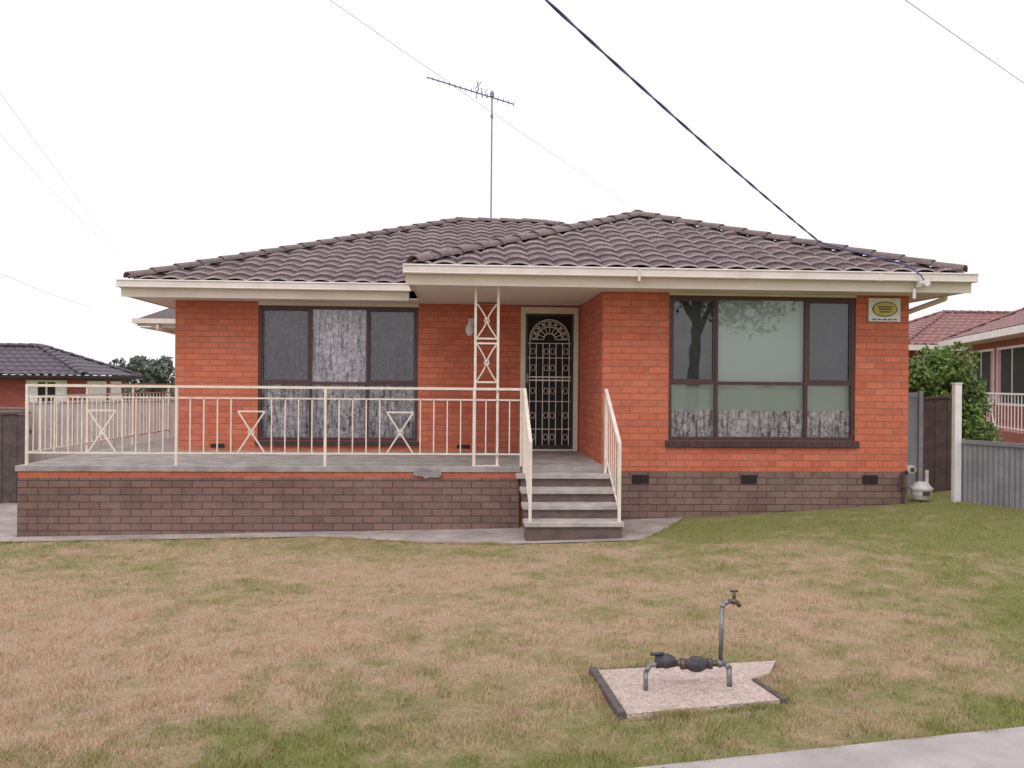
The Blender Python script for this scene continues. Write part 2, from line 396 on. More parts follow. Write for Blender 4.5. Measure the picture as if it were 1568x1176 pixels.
# ------------------------------------------------------------------ roof helpers
def tile_plane(name,O,e,nrm,k,s0,s1,r0,r1,clips,m,parent,ds=.0375,course=.3,per=.3,nose=None):
    O=Vector(O);e=Vector(e);nrm=Vector(nrm)
    S=np.arange(s0,s1+ds,ds); rows=[]
    i0=int(math.floor(r0/course)); i=i0
    while i*course<r1:
        rows.append((i*course-.012,.026)); rows.append((i*course,.046)); rows.append(((i+1)*course-.014,.002)); i+=1
    bm=bmesh.new(); g=[]
    jit={}
    for jr,(r,h) in enumerate(rows):
        row=[]
        for s_ in S:
            ph=(s_/per)%1.0
            key=(jr//3,int(math.floor(s_/per)))
            if key not in jit: jit[key]=random.uniform(-.005,.005)
            hh=.042*(abs(math.sin(math.pi*ph))**.75)-.012+jit[key]
            c=O+e*s_+nrm*r; row.append(bm.verts.new((c.x,c.y,c.z+k*r+h+hh)))
        g.append(row)
    for j in range(len(g)-1):
        for i in range(len(S)-1):
            fc=bm.faces.new((g[j][i],g[j][i+1],g[j+1][i+1],g[j+1][i]))
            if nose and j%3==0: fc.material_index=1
    for (p,nn) in clips:
        bmesh.ops.bisect_plane(bm,geom=bm.verts[:]+bm.edges[:]+bm.faces[:],plane_co=Vector(p),plane_no=Vector(nn).normalized(),clear_outer=True)
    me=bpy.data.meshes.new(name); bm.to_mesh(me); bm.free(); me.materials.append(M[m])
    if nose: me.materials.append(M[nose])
    o=bpy.data.objects.new(name,me); scene.collection.objects.link(o); o.parent=parent
    return o
def caps(mb,p,q,r=.12,seg=.36,m=0):
    p=Vector(p);q=Vector(q);L=(q-p).length;n=max(1,int(L/seg)); d=(q-p).normalized()
    a=d.cross(Vector((0,0,1))).normalized(); b=a.cross(d)
    for i in range(n):
        A=p+d*(L*i/n-.015); B=p+d*(L*(i+1)/n+.02)
        K=9;vs=[]
        for (c,rr,off) in ((A,r*1.04,.016),(B,r*.94,.0)):
            for kx in (rr,rr-.02):
                for j in range(K):
                    t=math.pi*j/(K-1); vs.append(c+a*math.cos(t)*kx+b*(math.sin(t)*kx*.66+off-.026))
        fs=[]
        for j in range(K-1):
            fs.append((j,j+1,2*K+j+1,2*K+j)); fs.append((K+j,3*K+j,3*K+j+1,K+j+1))
            fs.append((j,K+j,K+j+1,j+1)); fs.append((2*K+j,2*K+j+1,3*K+j+1,3*K+j))
        fs.append((0,2*K,3*K,K)); fs.append((K-1,2*K-1,4*K-1,3*K-1))
        mb.add(vs,fs,m)

# ------------------------------------------------------------------ main house
H=empty('brick_house')
XL,XR,YF,YB=-4.64,6.35,12.86,22.1; WX=-.526; WY=10.76; ZE=3.42; K=.375
R=(YB-YF)/2; RW=(XR-WX)/2
FL=.98; SOF=3.20
def C(px,py,nx_,ny_): return ((px,py,0),(nx_,ny_,0))
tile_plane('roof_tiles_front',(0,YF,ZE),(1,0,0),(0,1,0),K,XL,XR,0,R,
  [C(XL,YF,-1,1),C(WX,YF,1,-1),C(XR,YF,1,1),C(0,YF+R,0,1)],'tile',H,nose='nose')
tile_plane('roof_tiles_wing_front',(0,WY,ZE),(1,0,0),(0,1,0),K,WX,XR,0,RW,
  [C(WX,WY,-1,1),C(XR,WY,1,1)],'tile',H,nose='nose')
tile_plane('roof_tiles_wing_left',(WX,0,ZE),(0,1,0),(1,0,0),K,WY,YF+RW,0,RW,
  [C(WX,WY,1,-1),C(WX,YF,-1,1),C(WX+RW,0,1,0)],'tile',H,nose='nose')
tile_plane('roof_tiles_right',(XR,0,ZE),(0,1,0),(-1,0,0),K,WY,YB,0,RW,
  [C(XR,WY,-1,-1),C(XR,YB,-1,1),C(XR-RW,0,-1,0)],'tile',H,ds=.075)
tile_plane('roof_tiles_right_upper',(XR,0,ZE),(0,1,0),(-1,0,0),K,YF,YB,RW,R,
  [C(XR,YF,-1,-1),C(XR,YB,-1,1),C(XR-RW,0,1,0)],'tile',H,ds=.075)
tile_plane('roof_tiles_left',(XL,0,ZE),(0,1,0),(1,0,0),K,YF,YB,0,R,
  [C(XL,YF,1,-1),C(XL,YB,1,1),C(XL+R,0,1,0)],'tile',H,ds=.075)
tile_plane('roof_tiles_back',(0,YB,ZE),(1,0,0),(0,-1,0),K,XL,XR,0,R,
  [C(XL,YB,-1,-1),C(XR,YB,1,-1),C(0,YB-R,0,-1)],'tile',H,ds=.075)
cp=MB(); zt=.055
zr=ZE+K*R+zt; zw=ZE+K*RW+zt
A1=(XL+R,YF+R,zr); A2=(XR-R,YF+R,zr); B1=(XR-RW,WY+RW,zw); B2=(XR-RW,YF+RW,zw)
caps(cp,(XL,YF,ZE+zt),A1); caps(cp,A1,A2); caps(cp,B2,A2); caps(cp,(WX,WY,ZE+zt),B1); caps(cp,(XR,WY,ZE+zt),B1); caps(cp,B1,B2)
caps(cp,(XL,YB,ZE+zt),A1); caps(cp,(XR,YB,ZE+zt),A2)
cp.build('ridge_caps',['cap'],H)
sf=MB()
sf.box(XL,WX,YF,13.5,SOF,SOF+.02); sf.box(WX,XR,WY,13.5,SOF,SOF+.02); sf.box(XL,XR,13.5,YB,SOF,SOF+.02)
sf.build('soffit',['soffit'],H)
sj=MB()
for xx in (.6,1.7): sj.box(xx-.012,xx+.012,WY+.05,13.39,SOF-.006,SOF-.001)
sj.build('soffit_battens',['soffit'],H)
gt=MB()
def gut_x(x0,x1,y,sgn=-1):
    ya,yb=sorted((y,y+sgn*.022)); gt.box(x0,x1,ya,yb,SOF-.012,ZE-.02,1)
    ga,gb=sorted((y+sgn*.024,y+sgn*.12)); gt.box(x0-.03,x1+.03,ga,gb,ZE-.105,ZE+.0,0)
    gt.tube((x0-.03,y+sgn*.122,ZE-.006),(x1+.03,y+sgn*.122,ZE-.006),.012,8,0)
    gt.tube((x0-.03,y+sgn*.116,ZE-.095),(x1+.03,y+sgn*.116,ZE-.095),.010,8,0)
def gut_y(y0,y1,x,sgn):
    xa,xb=sorted((x,x+sgn*.022)); gt.box(xa,xb,y0,y1,SOF-.012,ZE-.02,1)
    ga,gb=sorted((x+sgn*.024,x+sgn*.12)); gt.box(ga,gb,y0,y1,ZE-.107,ZE-.002,0)
    gt.tube((x+sgn*.122,y0,ZE-.006),(x+sgn*.122,y1,ZE-.006),.012,8,0)
gut_x(XL-.09,WX-.16,YF); gut_x(WX-.09,XR+.09,WY)
gut_y(WY+.003,YF-.125,WX,-1); gut_y(YF+.003,YB,XL,-1); gut_y(WY+.003,YB,XR,1); gut_x(XL-.09,XR+.09,YB,1)
for xx in (1.0,3.4,5.2): gt.box(xx,xx+.03,WY-.127,WY-.02,ZE-.108,ZE+.004,0)
gt.box(2.19,2.22,WY-.135,WY-.03,ZE-.16,ZE+.005,1)
gt.path([(6.36,11.2,3.3),(6.36,11.2,3.16),(6.02,11.55,3.0),(6.02,11.55,.6)],.035,8,1)
gt.build('gutters_and_fascia',['gutter','cream'],H)
def wall_x(mb,x0,x1,z0,z1,y0,y1,ops,m=0):
    cur=x0
    for (a,b,c,d) in sorted(ops):
        mb.box(cur,a,y0,y1,z0,z1,m)
        if c>z0: mb.box(a,b,y0,y1,z0,c,m)
        if d<z1: mb.box(a,b,y0,y1,d,z1,m)
        cur=b
    mb.box(cur,x1,y0,y1,z0,z1,m)
WB=.89
w=MB()
wall_x(w,-4.15,1.872,-.2,SOF,13.4,13.51,[(-2.94,-.573,1.13,3.14),(.973,1.849,-.1999,3.17)])
wall_x(w,1.872,5.93,WB,SOF,11.3,11.41,[(2.739,5.217,1.29,3.165)])
w.box(1.872,1.982,11.41,13.4,WB,SOF); w.box(5.82,5.93,11.41,21.6,WB,SOF)
w.box(-4.15,-4.04,13.51,21.6,-.2,SOF); w.box(-4.04,5.82,21.49,21.6,-.2,SOF)
w.box(1.872,5.93,11.3,21.49,-.1,WB,1)
w.box(.973,1.849,13.4,13.5,-.15,.97,0)
w.build('brick_walls',['brick','base'],H)
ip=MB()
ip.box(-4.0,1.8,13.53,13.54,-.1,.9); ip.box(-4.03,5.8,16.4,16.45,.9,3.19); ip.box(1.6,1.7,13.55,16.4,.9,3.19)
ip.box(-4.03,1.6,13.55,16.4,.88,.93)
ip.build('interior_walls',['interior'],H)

def folded(mb,x0,x1,z0,z1,y,amp=.025,per=.11,m=0,seed=0):
    n=int((x1-x0)/.010); vs=[];fs=[];ph=0
    xs_=[x0+(x1-x0)*i/n for i in range(n+1)]
    for i,xx in enumerate(xs_):
        ph+=2*math.pi*(xs_[1]-xs_[0])/per*(1+.5*math.sin(xx*9+seed))
        yy=y+amp*math.sin(ph)*(1+.3*math.sin(xx*5))
        vs.append((xx,yy,z0)); vs.append((xx+.004*math.sin(ph*.5),yy*.8+y*.2,z1))
    for i in range(n): fs.append((2*i,2*i+2,2*i+3,2*i+1))
    mb.add(vs,fs,m)
def window(name,x0,x1,z0,z1,y,mulls,trans,curt,screens):
    e=empty(name); e.parent=H
    fr=MB(); t=.045; ya,yb=y+.025,y+.085
    fr.box(x0,x1,ya,yb,z1-t,z1); fr.box(x0,x1,ya,yb,z0,z0+t)
    fr.box(x0,x0+t,ya,yb,z0+t,z1-t); fr.box(x1-t,x1,ya,yb,z0+t,z1-t)
    for mx_ in mulls: fr.box(mx_-.02,mx_+.02,ya+.002,yb-.002,z0+t,z1-t)
    edges=[x0+t]+[v for mx_ in mulls for v in (mx_-.02,mx_+.02)]+[x1-t]
    for i in range(0,len(edges),2):
        fr.box(edges[i],edges[i+1],ya+.004,yb-.004,trans-.022,trans+.022)
    for (a,b) in screens:
        for q in ((a,b,trans+.022,trans+.05),(a,b,z1-t-.028,z1-t)): fr.box(q[0],q[1],ya+.012,ya+.03,q[2],q[3])
        for q in ((a,a+.026),(b-.026,b)): fr.box(q[0],q[1],ya+.012,ya+.03,trans+.05,z1-t-.028)
    fr.build('frame',['frame'],e,bevel=.003)
    g=MB(); g.add([(x0+t,y+.06,z0+t),(x1-t,y+.06,z0+t),(x1-t,y+.06,z1-t),(x0+t,y+.06,z1-t)],[(0,1,2,3)]); g.build('glass_pane',['glass'],e)
    s_=MB()
    for (a,b) in screens: s_.add([(a+.005,y+.074,trans+.025),(b-.005,y+.074,trans+.025),(b-.005,y+.074,z1-t-.005),(a+.005,y+.074,z1-t-.005)],[(0,1,2,3)])
    s_.build('fly_screens',['screen'],e)
    curt(e)
def curtL(e):
    c=MB(); folded(c,-2.92,-.6,1.15,3.12,13.525,.026,.17,0,3); c.build('lace_curtain',['lace'],e,smooth=True)
def curtR(e):
    b=MB(); b.box(2.76,5.2,11.43,11.434,1.70,3.15); b.box(2.76,5.2,11.425,11.44,1.675,1.70); b.build('roller_blind',['blind'],e)
    c=MB(); folded(c,2.76,5.2,1.31,1.69,11.425,.022,.14,0,8); c.build('lace_curtain',['lace'],e,smooth=True)
window('front_window',-2.94,-.573,1.13,3.14,13.4,[-2.174,-1.333],1.99,curtL,[(-2.895,-2.194),(-1.313,-.618)])
window('wing_window',2.739,5.217,1.29,3.165,11.3,[3.374,4.568],2.035,curtR,[(2.784,3.354),(4.588,5.172)])
s=MB()
s.box(2.70,5.26,11.255,11.33,1.205,1.288,0); s.box(-2.97,-.55,13.355,13.43,1.06,1.128,0)
s.build('window_sills',['sill'],H,bevel=.006)
s=MB()
s.box(2.739,5.217,11.29,11.40,3.166,3.198,0); s.box(-2.94,-.573,13.385,13.5,3.142,3.198,0)
s.build('window_heads',['cream'],H)
vn=MB()
for (a,b) in ((2.27,2.49),(3.70,3.91),(5.32,5.52)):
    vn.box(a,b,11.288,11.298,.735,.845)
    for i in range(6): vn.box(a+.015+i*.034,a+.03+i*.034,11.282,11.288,.745,.835)
for (a,b) in ((-3.62,-3.42),(0.02,.22)): vn.box(a,b,13.388,13.398,1.02,1.08)
vn.build('wall_vents',['vent'],H)
D=empty('front_door'); D.parent=H
d=MB(); y0=13.37
d.box(.973,1.045,y0,13.46,.985,3.168); d.box(1.777,1.849,y0,13.46,.985,3.168); d.box(1.045,1.777,y0,13.46,3.07,3.168); d.box(1.045,1.777,y0+.02,13.46,.985,1.02)
d.build('door_frame',['cream'],D,bevel=.004)
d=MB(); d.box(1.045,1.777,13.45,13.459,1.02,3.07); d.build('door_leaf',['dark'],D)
d=MB(); yy=13.395
d.box(1.047,1.082,yy-.015,yy+.015,1.022,3.068); d.box(1.740,1.775,yy-.015,yy+.015,1.022,3.068)
d.box(1.082,1.740,yy-.015,yy+.015,3.035,3.068); d.box(1.082,1.740,yy-.015,yy+.015,1.022,1.08)
d.build('security_door_frame',['black'],D)
d=MB(); cx=1.411; hw=.30; zc=2.68
for i in range(7):
    xx=cx-hw+i*2*hw/6; top=zc if i in (0,6) else (2.62)
    d.tube((xx,yy,1.08),(xx,yy,top),.0065,6)
for z in (1.32,1.74,2.06,2.11,2.40,2.62): d.beam((1.082,yy,z),(1.740,yy,z),.008,.010 if z not in(2.06,2.11) else .020)
for rr in (.30,.19,.09):
    pts=[(cx+rr*math.cos(math.pi*i/18),yy,zc+rr*math.sin(math.pi*i/18)) for i in range(19)]
    for a,b in zip(pts[:-1],pts[1:]): d.tube(a,b,.0075,6)
for i in range(9):
    t=math.pi*i/8; d.tube((cx+.09*math.cos(t),yy,zc+.09*math.sin(t)),(cx+.30*math.cos(t),yy,zc+.30*math.sin(t)),.006,5)
for i in range(8):
    t=math.pi*(i+.5)/8; c0=(cx+.245*math.cos(t),zc+.245*math.sin(t))
    pp=[(c0[0]+.035*math.cos(q*math.pi/4),yy,c0[1]+.035*math.sin(q*math.pi/4)) for q in range(9)]
    for a,b in zip(pp[:-1],pp[1:]): d.tube(a,b,.005,5)
for z in (1.2,1.53,1.9,2.25,2.5):
    for i in (0,2,3,5):
        xx=cx-hw+(i+.5)*2*hw/6
        pp=[(xx+.035*math.cos(q*math.pi/3),yy,z+.05*math.sin(q*math.pi/3)) for q in range(7)]
        for a,b in zip(pp[:-1],pp[1:]): d.tube(a,b,.0035,4)
d.build('security_grille',['rail'],D)
d=MB(); d.box(1.052,1.085,yy-.035,yy-.015,2.02,2.16); d.tube((1.065,yy-.05,2.08),(1.12,yy-.05,2.08),.008); d.build('door_handle',['metal'],D)
T=MB()
ty=10.9
T.box(-5.2,.79,ty,ty+.12,-.1,.835,0)
T.box(-5.2,-5.08,ty+.12,17,-.1,.835,0)
T.box(.67,.79,ty+.12,11.6,-.1,.835,0)
T.box(-5.2,.79,ty+.003,ty+.12,.835,.91,1); T.box(-5.197,-5.08,ty+.12,17,.835,.91,1)
T.box(.79,1.872,11.02,11.1,.2,.90,1)
T.box(-5.22,.80,ty-.02,13.4,.912,FL,2)
T.box(.80,1.872,10.98,13.4,.902,FL-.002,2)
T.box(-5.22,-4.15,13.4,17.0,.912,FL,2)
T.build('porch_terrace',['base','brick','concrete'],H,bevel=.006)
mp_=MB(); r=random.Random(4); pts=[]
for i in range(22):
    t=2*math.pi*i/22; pts.append((-.33+.19*math.cos(t)*r.uniform(.75,1.1),ty-.026,.90+.06*math.sin(t)*r.uniform(.6,1.2)))
mp_.add(pts+[(p_[0],ty+.002,p_[2]) for p_ in pts],[tuple(range(22))]+[(i,22+i,22+(i+1)%22,(i+1)%22) for i in range(22)])
mp_.build('mortar_repair',['mortarpatch'],H)
S_=MB(); st=empty('concrete_steps')
tops=[.905,.755,.605,.45]; fr_=[10.72,10.45,10.18,9.90]
for i,(zt_,yf) in enumerate(zip(tops,fr_)):
    yb=10.98 if i==0 else fr_[i-1]+.04
    S_.box(.78 if i else .74,1.91,yf,yb,zt_-.055,zt_,0)
    S_.box(.80,1.89,yf+.035,yb,zt_-.155 if i<3 else .15,zt_-.055,1)
S_.build('treads_and_risers',['step','riser'],st,bevel=.008)
# ------------------------------------------------------------------ railings
rl=MB()
def panel_x(a,b,y,motif=True):
    rl.beam((a,y,1.935),(b,y,1.935),.036,.03); rl.beam((a,y,1.80),(b,y,1.80),.014,.018); rl.beam((a,y,1.13),(b,y,1.13),.018,.02)
    n=int(round((b-a)/.158)); c=(a+b)/2
    for i in range(1,n):
        xx=a+(b-a)*i/n
        if motif and abs(xx-c)<.10: continue
        rl.beam((xx,y,1.13),(xx,y,1.80),.014,.014)
    if motif:
        l,r_=c-.16,c+.16
        rl.beam((l,y,1.64),(r_,y,1.64),.018,.018)
        rl.beam((l,y,1.64),(r_,y,1.14),.017,.017); rl.beam((l,y-.002,1.14),(r_,y-.002,1.64),.017,.017)
        pts=[(c+.035*math.cos(t*math.pi/6),y-.008,1.39+.035*math.sin(t*math.pi/6)) for t in range(13)]
        for p,q in zip(pts[:-1],pts[1:]): rl.tube(p,q,.006,5)
yr=10.96
px_=[-5.12,-3.37,-1.59,.225]
for a,b in zip(px_[:-1],px_[1:]): panel_x(a,b,yr)
panel_x(.225,.81,yr,False)
for p in px_+[.81]: rl.beam((p,yr,FL),(p,yr,1.95),.032,.032)
ysd=[yr,12.7,14.45,16.2]
for a,b in zip(ysd[:-1],ysd[1:]):
    X0=-5.12
    rl.beam((X0,a,1.935),(X0,b,1.935),.036,.03); rl.beam((X0,a,1.80),(X0,b,1.80),.014,.018); rl.beam((X0,a,1.13),(X0,b,1.13),.018,.02)
    n=11
    for i in range(1,n): rl.beam((X0,a+(b-a)*i/n,1.13),(X0,a+(b-a)*i/n,1.80),.013,.013)
    rl.beam((X0,b,FL),(X0,b,1.95),.032,.032)
rl.build('porch_railing',['rail'])
def stair_rail(x,ytop):
    mb=MB(); A=Vector((x,ytop,1.935)); B=Vector((x,9.97,1.33))
    mb.beam(A,B,.040,.032); mb.beam(A-Vector((0,0,.1)),B-Vector((0,0,.1)),.014,.018); mb.beam((x,ytop,1.12),(x,9.97,.56),.016,.018)
    mb.beam((x,9.97,.44),(x,9.97,1.35),.034,.034); mb.beam((x,ytop,.90),(x,ytop,1.95),.032,.032)
    for i in range(1,7):
        t=i/7; p=A.lerp(B,t); mb.beam((x,p.y,1.12+(.56-1.12)*t),(x,p.y,p.z),.013,.013)
    return mb.build('stair_handrail',['rail'])
stair_rail(.845,yr-.04); stair_rail(1.86,yr-.04)
pp=MB(); xa,xb=.235,.515; yp=yr+.03
pp.beam((xa,yp,FL),(xa,yp,SOF),.03,.03); pp.beam((xb,yp,FL),(xb,yp,SOF),.03,.03)
pp.beam((xa,yp,3.0),(xb,yp,3.0),.02,.022)
for (zt_,zb) in ((3.0,2.56),(2.50,2.02)):
    pp.beam((xa,yp,zt_),(xb,yp,zt_),.02,.02); pp.beam((xa,yp,zb),(xb,yp,zb),.02,.02)
    c=(xa+xb)/2; zm=(zt_+zb)/2
    for sgn in (1,-1):
        pts=[]
        for i in range(13):
            t=i/12*2-1; xx=c+sgn*.13*(t*abs(t)**.3); pts.append((xx,yp+.004*sgn,zm+t*(zt_-zb)/2))
        for p,q in zip(pts[:-1],pts[1:]): pp.tube(p,q,.009,5)
    pts=[(c+.03*math.cos(t*math.pi/6),yp-.01,zm+.03*math.sin(t*math.pi/6)) for t in range(13)]
    for p,q in zip(pts[:-1],pts[1:]): pp.tube(p,q,.007,5)
pp.box(xa-.03,xb+.03,yp-.03,yp+.03,FL,FL+.012)
pp.build('porch_post',['rail'])
wl=MB(); wl.box(.18,.26,13.34,13.398,2.80,2.98,0); wl.tube((.22,13.33,2.86),(.22,13.26,2.90),.015,8,0); wl.ball((.20,13.24,2.80),.07,0,12,8,(1,1,1.3)); wl.tube((.20,13.24,2.86),(.20,13.24,2.93),.05,10,0,.02)
wl.build('wall_lamp',['white'],H,smooth=False)
sg=MB(); sg.box(5.375,5.80,11.272,11.296,2.86,3.165,0)
def disc(mb,cx,cz,rx,rz,y,m,n=28,t=.004):
    vs=[(cx+rx*math.cos(2*math.pi*i/n),yy_,cz+rz*math.sin(2*math.pi*i/n)) for yy_ in (y,y+t) for i in range(n)]
    fs=[tuple(range(n))]+[(i,n+i,n+(i+1)%n,(i+1)%n) for i in range(n)]
    mb.add(vs,fs,m)
disc(sg,5.59,3.02,.170,.100,11.267,2); disc(sg,5.59,3.02,.155,.088,11.263,1)
for i,zz_ in enumerate((3.05,3.02,2.985)): sg.box(5.49+.01*i,5.69-.01*i,11.258,11.263,zz_-.008,zz_+.006,2)
for i in range(5): sg.box(5.42+i*.07,5.47+i*.07,11.266,11.271,2.878,2.892,2)
sg.build('house_sign',['white','yellow','green'])
sc=MB(); sc.box(5.70,5.78,10.60,10.70,3.24,3.33,0); sc.tube((5.74,10.60,3.28),(5.74,10.50,3.28),.04,10,0); sc.tube((5.66,10.66,3.22),(5.66,10.66,3.10),.02,8,0)
sc.build('service_bracket',['white'],H)
gm=MB(); gx,gy=6.12,11.30; gb=gzf(gx,gy)
gm.tube((gx,gy,gb+.04),(gx,gy,gb+.10),.10,16,0,.125); gm.tube((gx,gy,gb+.10),(gx,gy,gb+.17),.125,16,0); gm.tube((gx,gy,gb+.165),(gx,gy,gb+.19),.145,18,0); gm.tube((gx,gy,gb+.19),(gx,gy,gb+.27),.13,16,0,.07)
gm.tube((gx-.06,gy,gb+.25),(gx-.06,gy,gb+.40),.018,8,1); gm.tube((gx+.07,gy,gb+.22),(gx+.07,gy,gb+.42),.024,8,0)
gm.path([(gx-.06,gy,gb+.40),(gx-.26,gy-.03,gb+.40),(gx-.26,gy-.03,gb-.05)],.016,8,1)
gm.tube((gx-.16,gy-.06,gb+.43),(gx-.16,gy+.02,gb+.43),.055,12,0); gm.tube((gx-.16,gy-.08,gb+.43),(gx-.16,gy-.06,gb+.43),.03,10,1)
gm.path([(gx-.20,gy-.05,gb+.2),(gx-.33,gy-.06,gb+.2),(gx-.33,gy-.06,gb+.36)],.012,8,1)
gm.box(gx-.05,gx+.05,gy-.135,gy-.125,gb+.10,gb+.15,1)
gm.build('gas_meter',['gasgrey','brass'])
wm=MB(); wy=4.60; zb=gzf(1.2,wy)+.02; zp=zb+.125
wm.path([(1.00,wy-.03,zb-.02),(1.00,wy-.03,zp-.03),(1.025,wy-.02,zp),(1.09,wy,zp+.005)],.013,10,1)
wm.tube((1.06,wy,zp+.012),(1.16,wy,zp+.012),.034,12,0,.028); wm.ball((1.115,wy,zp+.016),.043,0,12,8,(1.2,1,.9))
wm.tube((1.16,wy,zp+.005),(1.22,wy,zp),.017,10,2)
wm.beam((1.03,wy,zp+.052),(1.10,wy,zp+.056),.02,.012,0)
wm.tube((1.19,wy,zp),(1.215,wy,zp),.030,6,2)
wm.ball((1.275,wy,zp-.004),.050,0,16,10,(1.2,.9,.8)); wm.tube((1.275,wy,zp),(1.275,wy,zp+.030),.036,14,0); wm.tube((1.205,wy,zp),(1.345,wy,zp),.027,12,0)
wm.tube((1.335,wy,zp),(1.358,wy,zp),.030,6,2); wm.tube((1.35,wy,zp),(1.40,wy,zp),.016,10,2)
wm.ball((1.40,wy,zp),.022,1,12,8)
wm.path([(1.40,wy,zp),(1.43,wy,zp-.002),(1.452,wy,zp-.025),(1.455,wy,zb-.02)],.015,10,1)
wm.build('water_meter',['meter','metal','brass'],smooth=True)
tp=MB(); tx=1.405
tp.path([(tx,wy+.0,zp+.01),(tx+.006,wy,.83),(tx+.016,wy,.852),(tx+.045,wy,.862)],.0125,10,0)
tp.tube((tx+.035,wy,.862),(tx+.085,wy,.862),.012,10,1); tp.ball((tx+.07,wy,.862),.018,1,10,8)
tp.tube((tx+.085,wy,.862),(tx+.10,wy,.835),.011,8,1); tp.tube((tx+.07,wy,.87),(tx+.07,wy,.915),.009,8,1)
tp.beam((tx+.055,wy,.917),(tx+.085,wy,.917),.01,.01,1); tp.ball((tx+.055,wy,.917),.008,1,8,6); tp.ball((tx+.085,wy,.917),.008,1,8,6)
tp.build('garden_tap',['metal','brass'],smooth=True)
# ------------------------------------------------------------------ antenna
an=MB(); ax_,ay_=.66,17.48
an.tube((ax_,ay_,5.0),(ax_,ay_,7.78),.016,8); an.tube((ax_,ay_,7.25),(ax_,ay_,7.31),.03,8)
P0=Vector((-.607,ay_-.25,7.92)); P1=Vector((1.107,ay_+.3,7.62)); an.tube(P0,P1,.014,8)
pv=Vector((0,1,.02)).normalized()
for i in range(17):
    t=i/16; c=P0.lerp(P1,t); L=.10+.12*t if i>5 else .09+.008*i
    an.tube(c-pv*L,c+pv*L,.006,6)
for (dx,dz) in ((-.18,.10),(-.28,-.10),(-.10,.02)):
    c=Vector((ax_+dx,ay_,7.72)); an.tube(c+Vector((0,-.25,0)),c+Vector((-.04,.0,dz)),.007,6); an.tube(c+Vector((-.04,0,dz)),c+Vector((0,.25,0)),.007,6)
an.tube((ax_-.30,ay_-.05,7.95),(ax_-.26,ay_,7.78),.010,6); an.tube((ax_-.22,ay_-.05,7.93),(ax_-.34,ay_,7.80),.008,6)
an.box(ax_-.04,ax_+.04,ay_-.04,ay_+.04,7.66,7.74)
an.build('tv_antenna',['alu'])
# ------------------------------------------------------------------ cables
def cable(name,p,q,sag,r,m,twist=False,n=40):
    mb=MB(); p=Vector(p);q=Vector(q)
    pts=[]
    for i in range(n+1):
        t=i/n; c=p.lerp(q,t); c.z-=sag*4*t*(1-t); pts.append(c)
    if not twist:
        for a,b in zip(pts[:-1],pts[1:]): mb.tube(a,b,r,6)
    else:
        d=(q-p).normalized(); a_=d.cross(Vector((0,0,1))).normalized(); b_=a_.cross(d)
        N_=n*6
        for s_ in range(2):
            prev=None
            for i in range(N_+1):
                t=i/N_; c=p.lerp(q,t); c.z-=sag*4*t*(1-t); an_=t*(q-p).length/.9*2*math.pi+s_*math.pi
                c=c+a_*math.cos(an_)*r*.7+b_*math.sin(an_)*r*.7
                if prev is not None: mb.tube(prev,c,r,5)
                prev=c
    return mb.build(name,[m])
cable('service_cable',(4.98,11.9,3.98),(-7.3,-2.8,7.45),.30,.0085,'cable',True,40)
c2=MB(); c2.path([(4.98,11.9,3.98),(5.2,11.5,3.82),(5.45,11.0,3.64),(5.62,10.72,3.52),(5.70,10.58,3.38),(5.74,10.56,3.30)],.009,8); c2.build('service_cable_lead',['cable'],H)
cable('overhead_wire',(-1.97-4,14-7.8,8.05),(4.68+4,27+7.8,7.95),.1,.005,'wire')
cable('overhead_wire',(6.92-3,13.3-2.44,8),(10.98+6,16.6+4.9,8),.05,.007,'wire')
cable('overhead_wire',(-9.0,17,8.05),(-16.1,44,7.95),.1,.005,'wire')
cable('overhead_wire',(-10.6,20,8.0),(-16.4,46,7.7),.1,.005,'wire')
cable('overhead_wire',(-25.5,50,8.1),(-30.2,76,8.1),.2,.014,'wire')
# ------------------------------------------------------------------ rear lean-to on left
rr=MB(); rr.box(-6.0,-4.2,17.1,17.12,3.03,3.12,1); rr.box(-6.06,-4.2,17.0,17.1,3.08,3.17,0); rr.box(-6.06,-5.96,17.1,19.5,3.08,3.165,0)
rr.box(-5.95,-4.2,17.12,19.5,3.0,3.02,1); rr.add([(-6,17.1,3.17),(-4.2,17.1,3.17),(-4.2,18.8,3.75),(-5.3,18.8,3.75)],[(0,1,2,3)],2)
rr.add([(-6,17.1,3.17),(-5.3,18.8,3.75),(-5.3,19.5,3.75),(-6,19.5,3.17)],[(0,1,2,3)],2)
rr.box(-5.25,-4.17,17.6,19.4,-.3,3.0,3)
rr.path([(-5.6,17.05,3.06),(-5.6,17.05,2.98),(-5.28,17.5,2.9)],.035,8,1)
rr.build('rear_porch_roof',['gutter','cream','tile','brick'],H)
